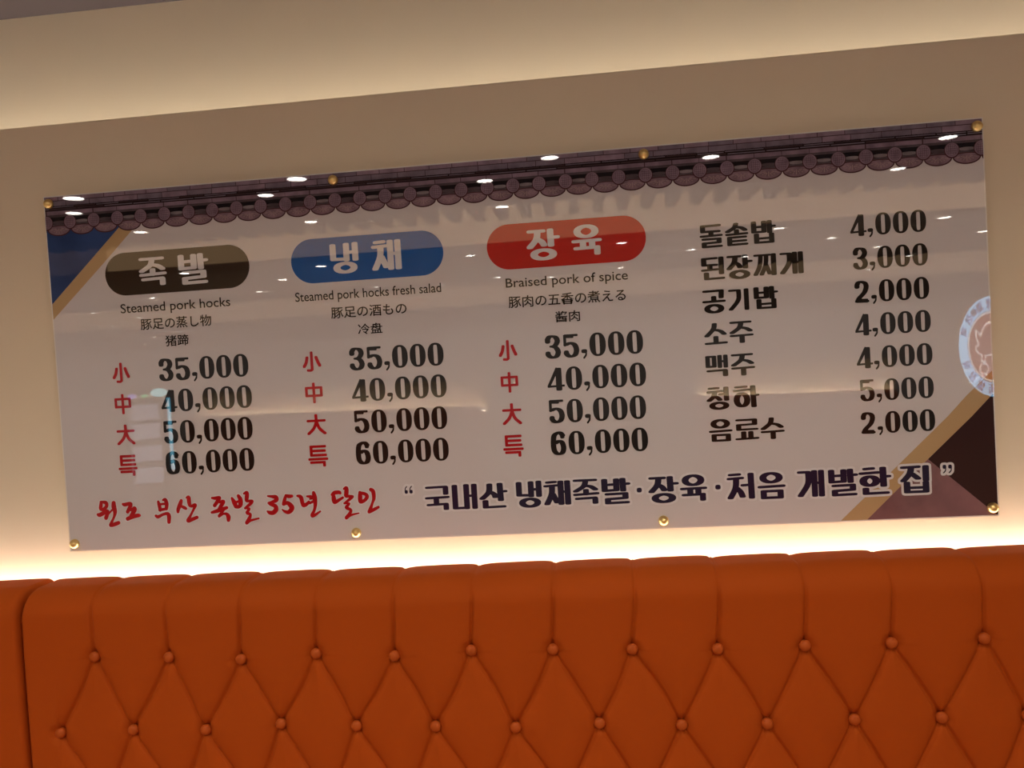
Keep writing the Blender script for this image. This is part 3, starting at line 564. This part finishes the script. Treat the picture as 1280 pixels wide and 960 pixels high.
# round lit shop sign on a stand, mirrored at the board's right edge
sg = empty('round_shop_sign', (2.68, -3.744, 0.0))
tag(sg, 'round backlit sign with pale ring and red centre mirrored at the menu board edge', 'sign')
SR, SZ = 0.315, Z0 - 0.119
ang = math.radians(168.5)
RM = Matrix.Rotation(ang + math.pi / 2, 4, 'Z')          # local -y looks along the sign's normal
def sem(name, c, s): return mat(name, tuple(min(.9, q) for q in c), 0.5, 0.2, emit=c, estr=s)
ringm, redm, inkm, linem = sem('sign_ring_light', (0.36, 0.68, 1.0), 8.0), sem('sign_red_light', (1.0, 0.03, 0.01), 0.9), sem('sign_ink', (0.15, 0.2, 0.6), 1.5), sem('sign_line_light', (0.9, 0.85, 0.85), 6.0)
casem = mat('sign_case', (0.3, 0.3, 0.32), 0.4)
mb = MB(); mb.lathe([(SR, 0.0), (SR + 0.008, 0.004), (SR + 0.008, 0.09), (SR, 0.094)], (0, 0, SZ), n=64); o = mb.build('sign_case', casem, sg); o.matrix_local = RM
mb = MB(); mb.lathe([(0.022, 0.0), (0.022, SZ - SR)], (0, 0.05, 0), 'z', 20); mb.lathe([(0.2, 0.0), (0.2, 0.015), (0.02, 0.03)], (0, 0.05, 0), 'z', 36); o = mb.build('stand', casem, sg); o.matrix_local = RM
def sbuild(mb, name, m):
    o = mb_build(mb, name, m, sg, None); o.matrix_local = RM
def sflat(mb, pts, lay, mi=0): mb.poly([(x * SR, -0.0008 * lay, SZ + z * SR) for x, z in pts], mi)
mb = MB(); sflat(mb, ellipse(0, 0, 1, 1, 72), 1); o = mb.build('ring_face', ringm, sg); o.matrix_local = RM
mb = MB(); sflat(mb, ellipse(0, 0, .72, .72, 64), 2); o = mb.build('ring_line', inkm, sg); o.matrix_local = RM
mb = MB(); sflat(mb, ellipse(0, 0, .70, .70, 64), 3); o = mb.build('inner_ring', linem, sg); o.matrix_local = RM
mb = MB(); sflat(mb, ellipse(0, 0, .66, .66, 64), 4); o = mb.build('red_face', redm, sg); o.matrix_local = RM
def sglyph(mb, ch, a, top=True, sz=.2, rad=.85):
    """glyph set on the ring at angle a (degrees from the top, clockwise)"""
    sub = MB(); glyph(sub, ch, 0, 0, sz * 1000, sz * 1000, 0)
    t = math.radians(-a if top else 180 - a); c, s = math.cos(t), math.sin(t)
    px, pz = rad * math.sin(math.radians(a)), rad * math.cos(math.radians(a))
    for f in sub.f:
        q = [(sub.v[i][0], sub.v[i][2]) for i in f]
        sflat(mb, [(px + x * c - z * s, pz + x * s + z * c) for x, z in q], 5)
mb = MB()
for ch, a in (('냉', 0), ('채', 20), ('·', 34), ('장', 48), ('육', 68)): sglyph(mb, ch, a)
for ch, a in (('족', 178), ('발', 196 - 40), ('장', 136), ('육', 116)): sglyph(mb, ch, a, False)
sbuild(mb, 'sign_lettering', inkm)
def line(mb, pts, w, lay):
    for a, b in zip(pts, pts[1:]): sflat(mb, hull(ellipse(a[0], a[1], w, w, 10) + ellipse(b[0], b[1], w, w, 10)), lay)
mb = MB()    # plain outline of a pig and a smaller one below it
line(mb, catmull([(-.1, .46), (.1, .46), (.24, .36), (.30, .22)]), .018, 5)
line(mb, catmull([(.30, .22), (.44, .34), (.42, .16), (.36, .06), (.46, -.02), (.40, -.12), (.28, -.16)]), .018, 5)
line(mb, [(.28, -.16), (.30, -.30), (.20, -.30), (.18, -.18), (-.02, -.16), (-.02, -.26)], .018, 5)
line(mb, catmull([(.14, -.36), (.26, -.34), (.36, -.42), (.34, -.52), (.20, -.54), (.12, -.46), (.14, -.36)]), .016, 5)
line(mb, [(.30, -.52), (.30, -.58)], .014, 5); line(mb, [(.18, -.53), (.18, -.58)], .014, 5)
sbuild(mb, 'pig_outline', linem)

# slim display cabinet with coloured lights, mirrored at the left of the board
dc = empty('display_cabinet', (-3.12, -4.17, 0.0), (0, 0, math.radians(-30)))
tag(dc, 'slim grey display cabinet with a cyan lit edge mirrored left of the first price column', 'cabinet')
mb = MB(); mb.box((-0.15, -0.2, 0.0), (0.15, 0.18, 1.46)); bevel(mb.build('cabinet_body', casem, dc), 0.006, 2)
mb = MB()
for z in (0.84, 1.00, 1.16, 1.30): mb.box((-0.12, 0.175, z), (0.06, 0.184, z + 0.11))
mb.build('shelf_light', sem('cabinet_shelf_light', (0.7, 0.75, 1.0), 1.4), dc)
mb = MB(); mb.box((0.118, 0.172, 0.92), (0.142, 0.188, 1.45)); mb.build('edge_light', sem('cabinet_edge_light', (0.25, 0.75, 1.0), 5.0), dc)
mb = MB(); mb.box((-0.142, 0.175, 0.70), (-0.130, 0.188, 1.45)); mb.build('edge_trim', sem('cabinet_trim_light', (0.8, 0.75, 0.9), 1.0), dc)
for k, (x, w, c, s_) in enumerate(((-0.11, 0.030, (0.45, 0.35, 1.0), 4.0), (-0.03, 0.024, (0.15, 0.9, 0.4), 4.0), (0.07, 0.058, (0.45, 0.95, 1.0), 5.0))):
    mb = MB(); mb.lathe([(w * 0.98, 0.0), (w, -0.012), (w * 0.85, -0.02), (w * 0.4, -0.024)], (0, 0, 0), 'y', 24); o = mb.build('sign_lamp', sem('cabinet_sign_lamp', c, s_), dc, smooth=True); o.location = (x, 0.14, 1.46 + w * 0.55); o.scale = (1, -1, 0.55)
    tag(o, ('violet lamp', 'green lamp', 'pale cyan lamp')[k])
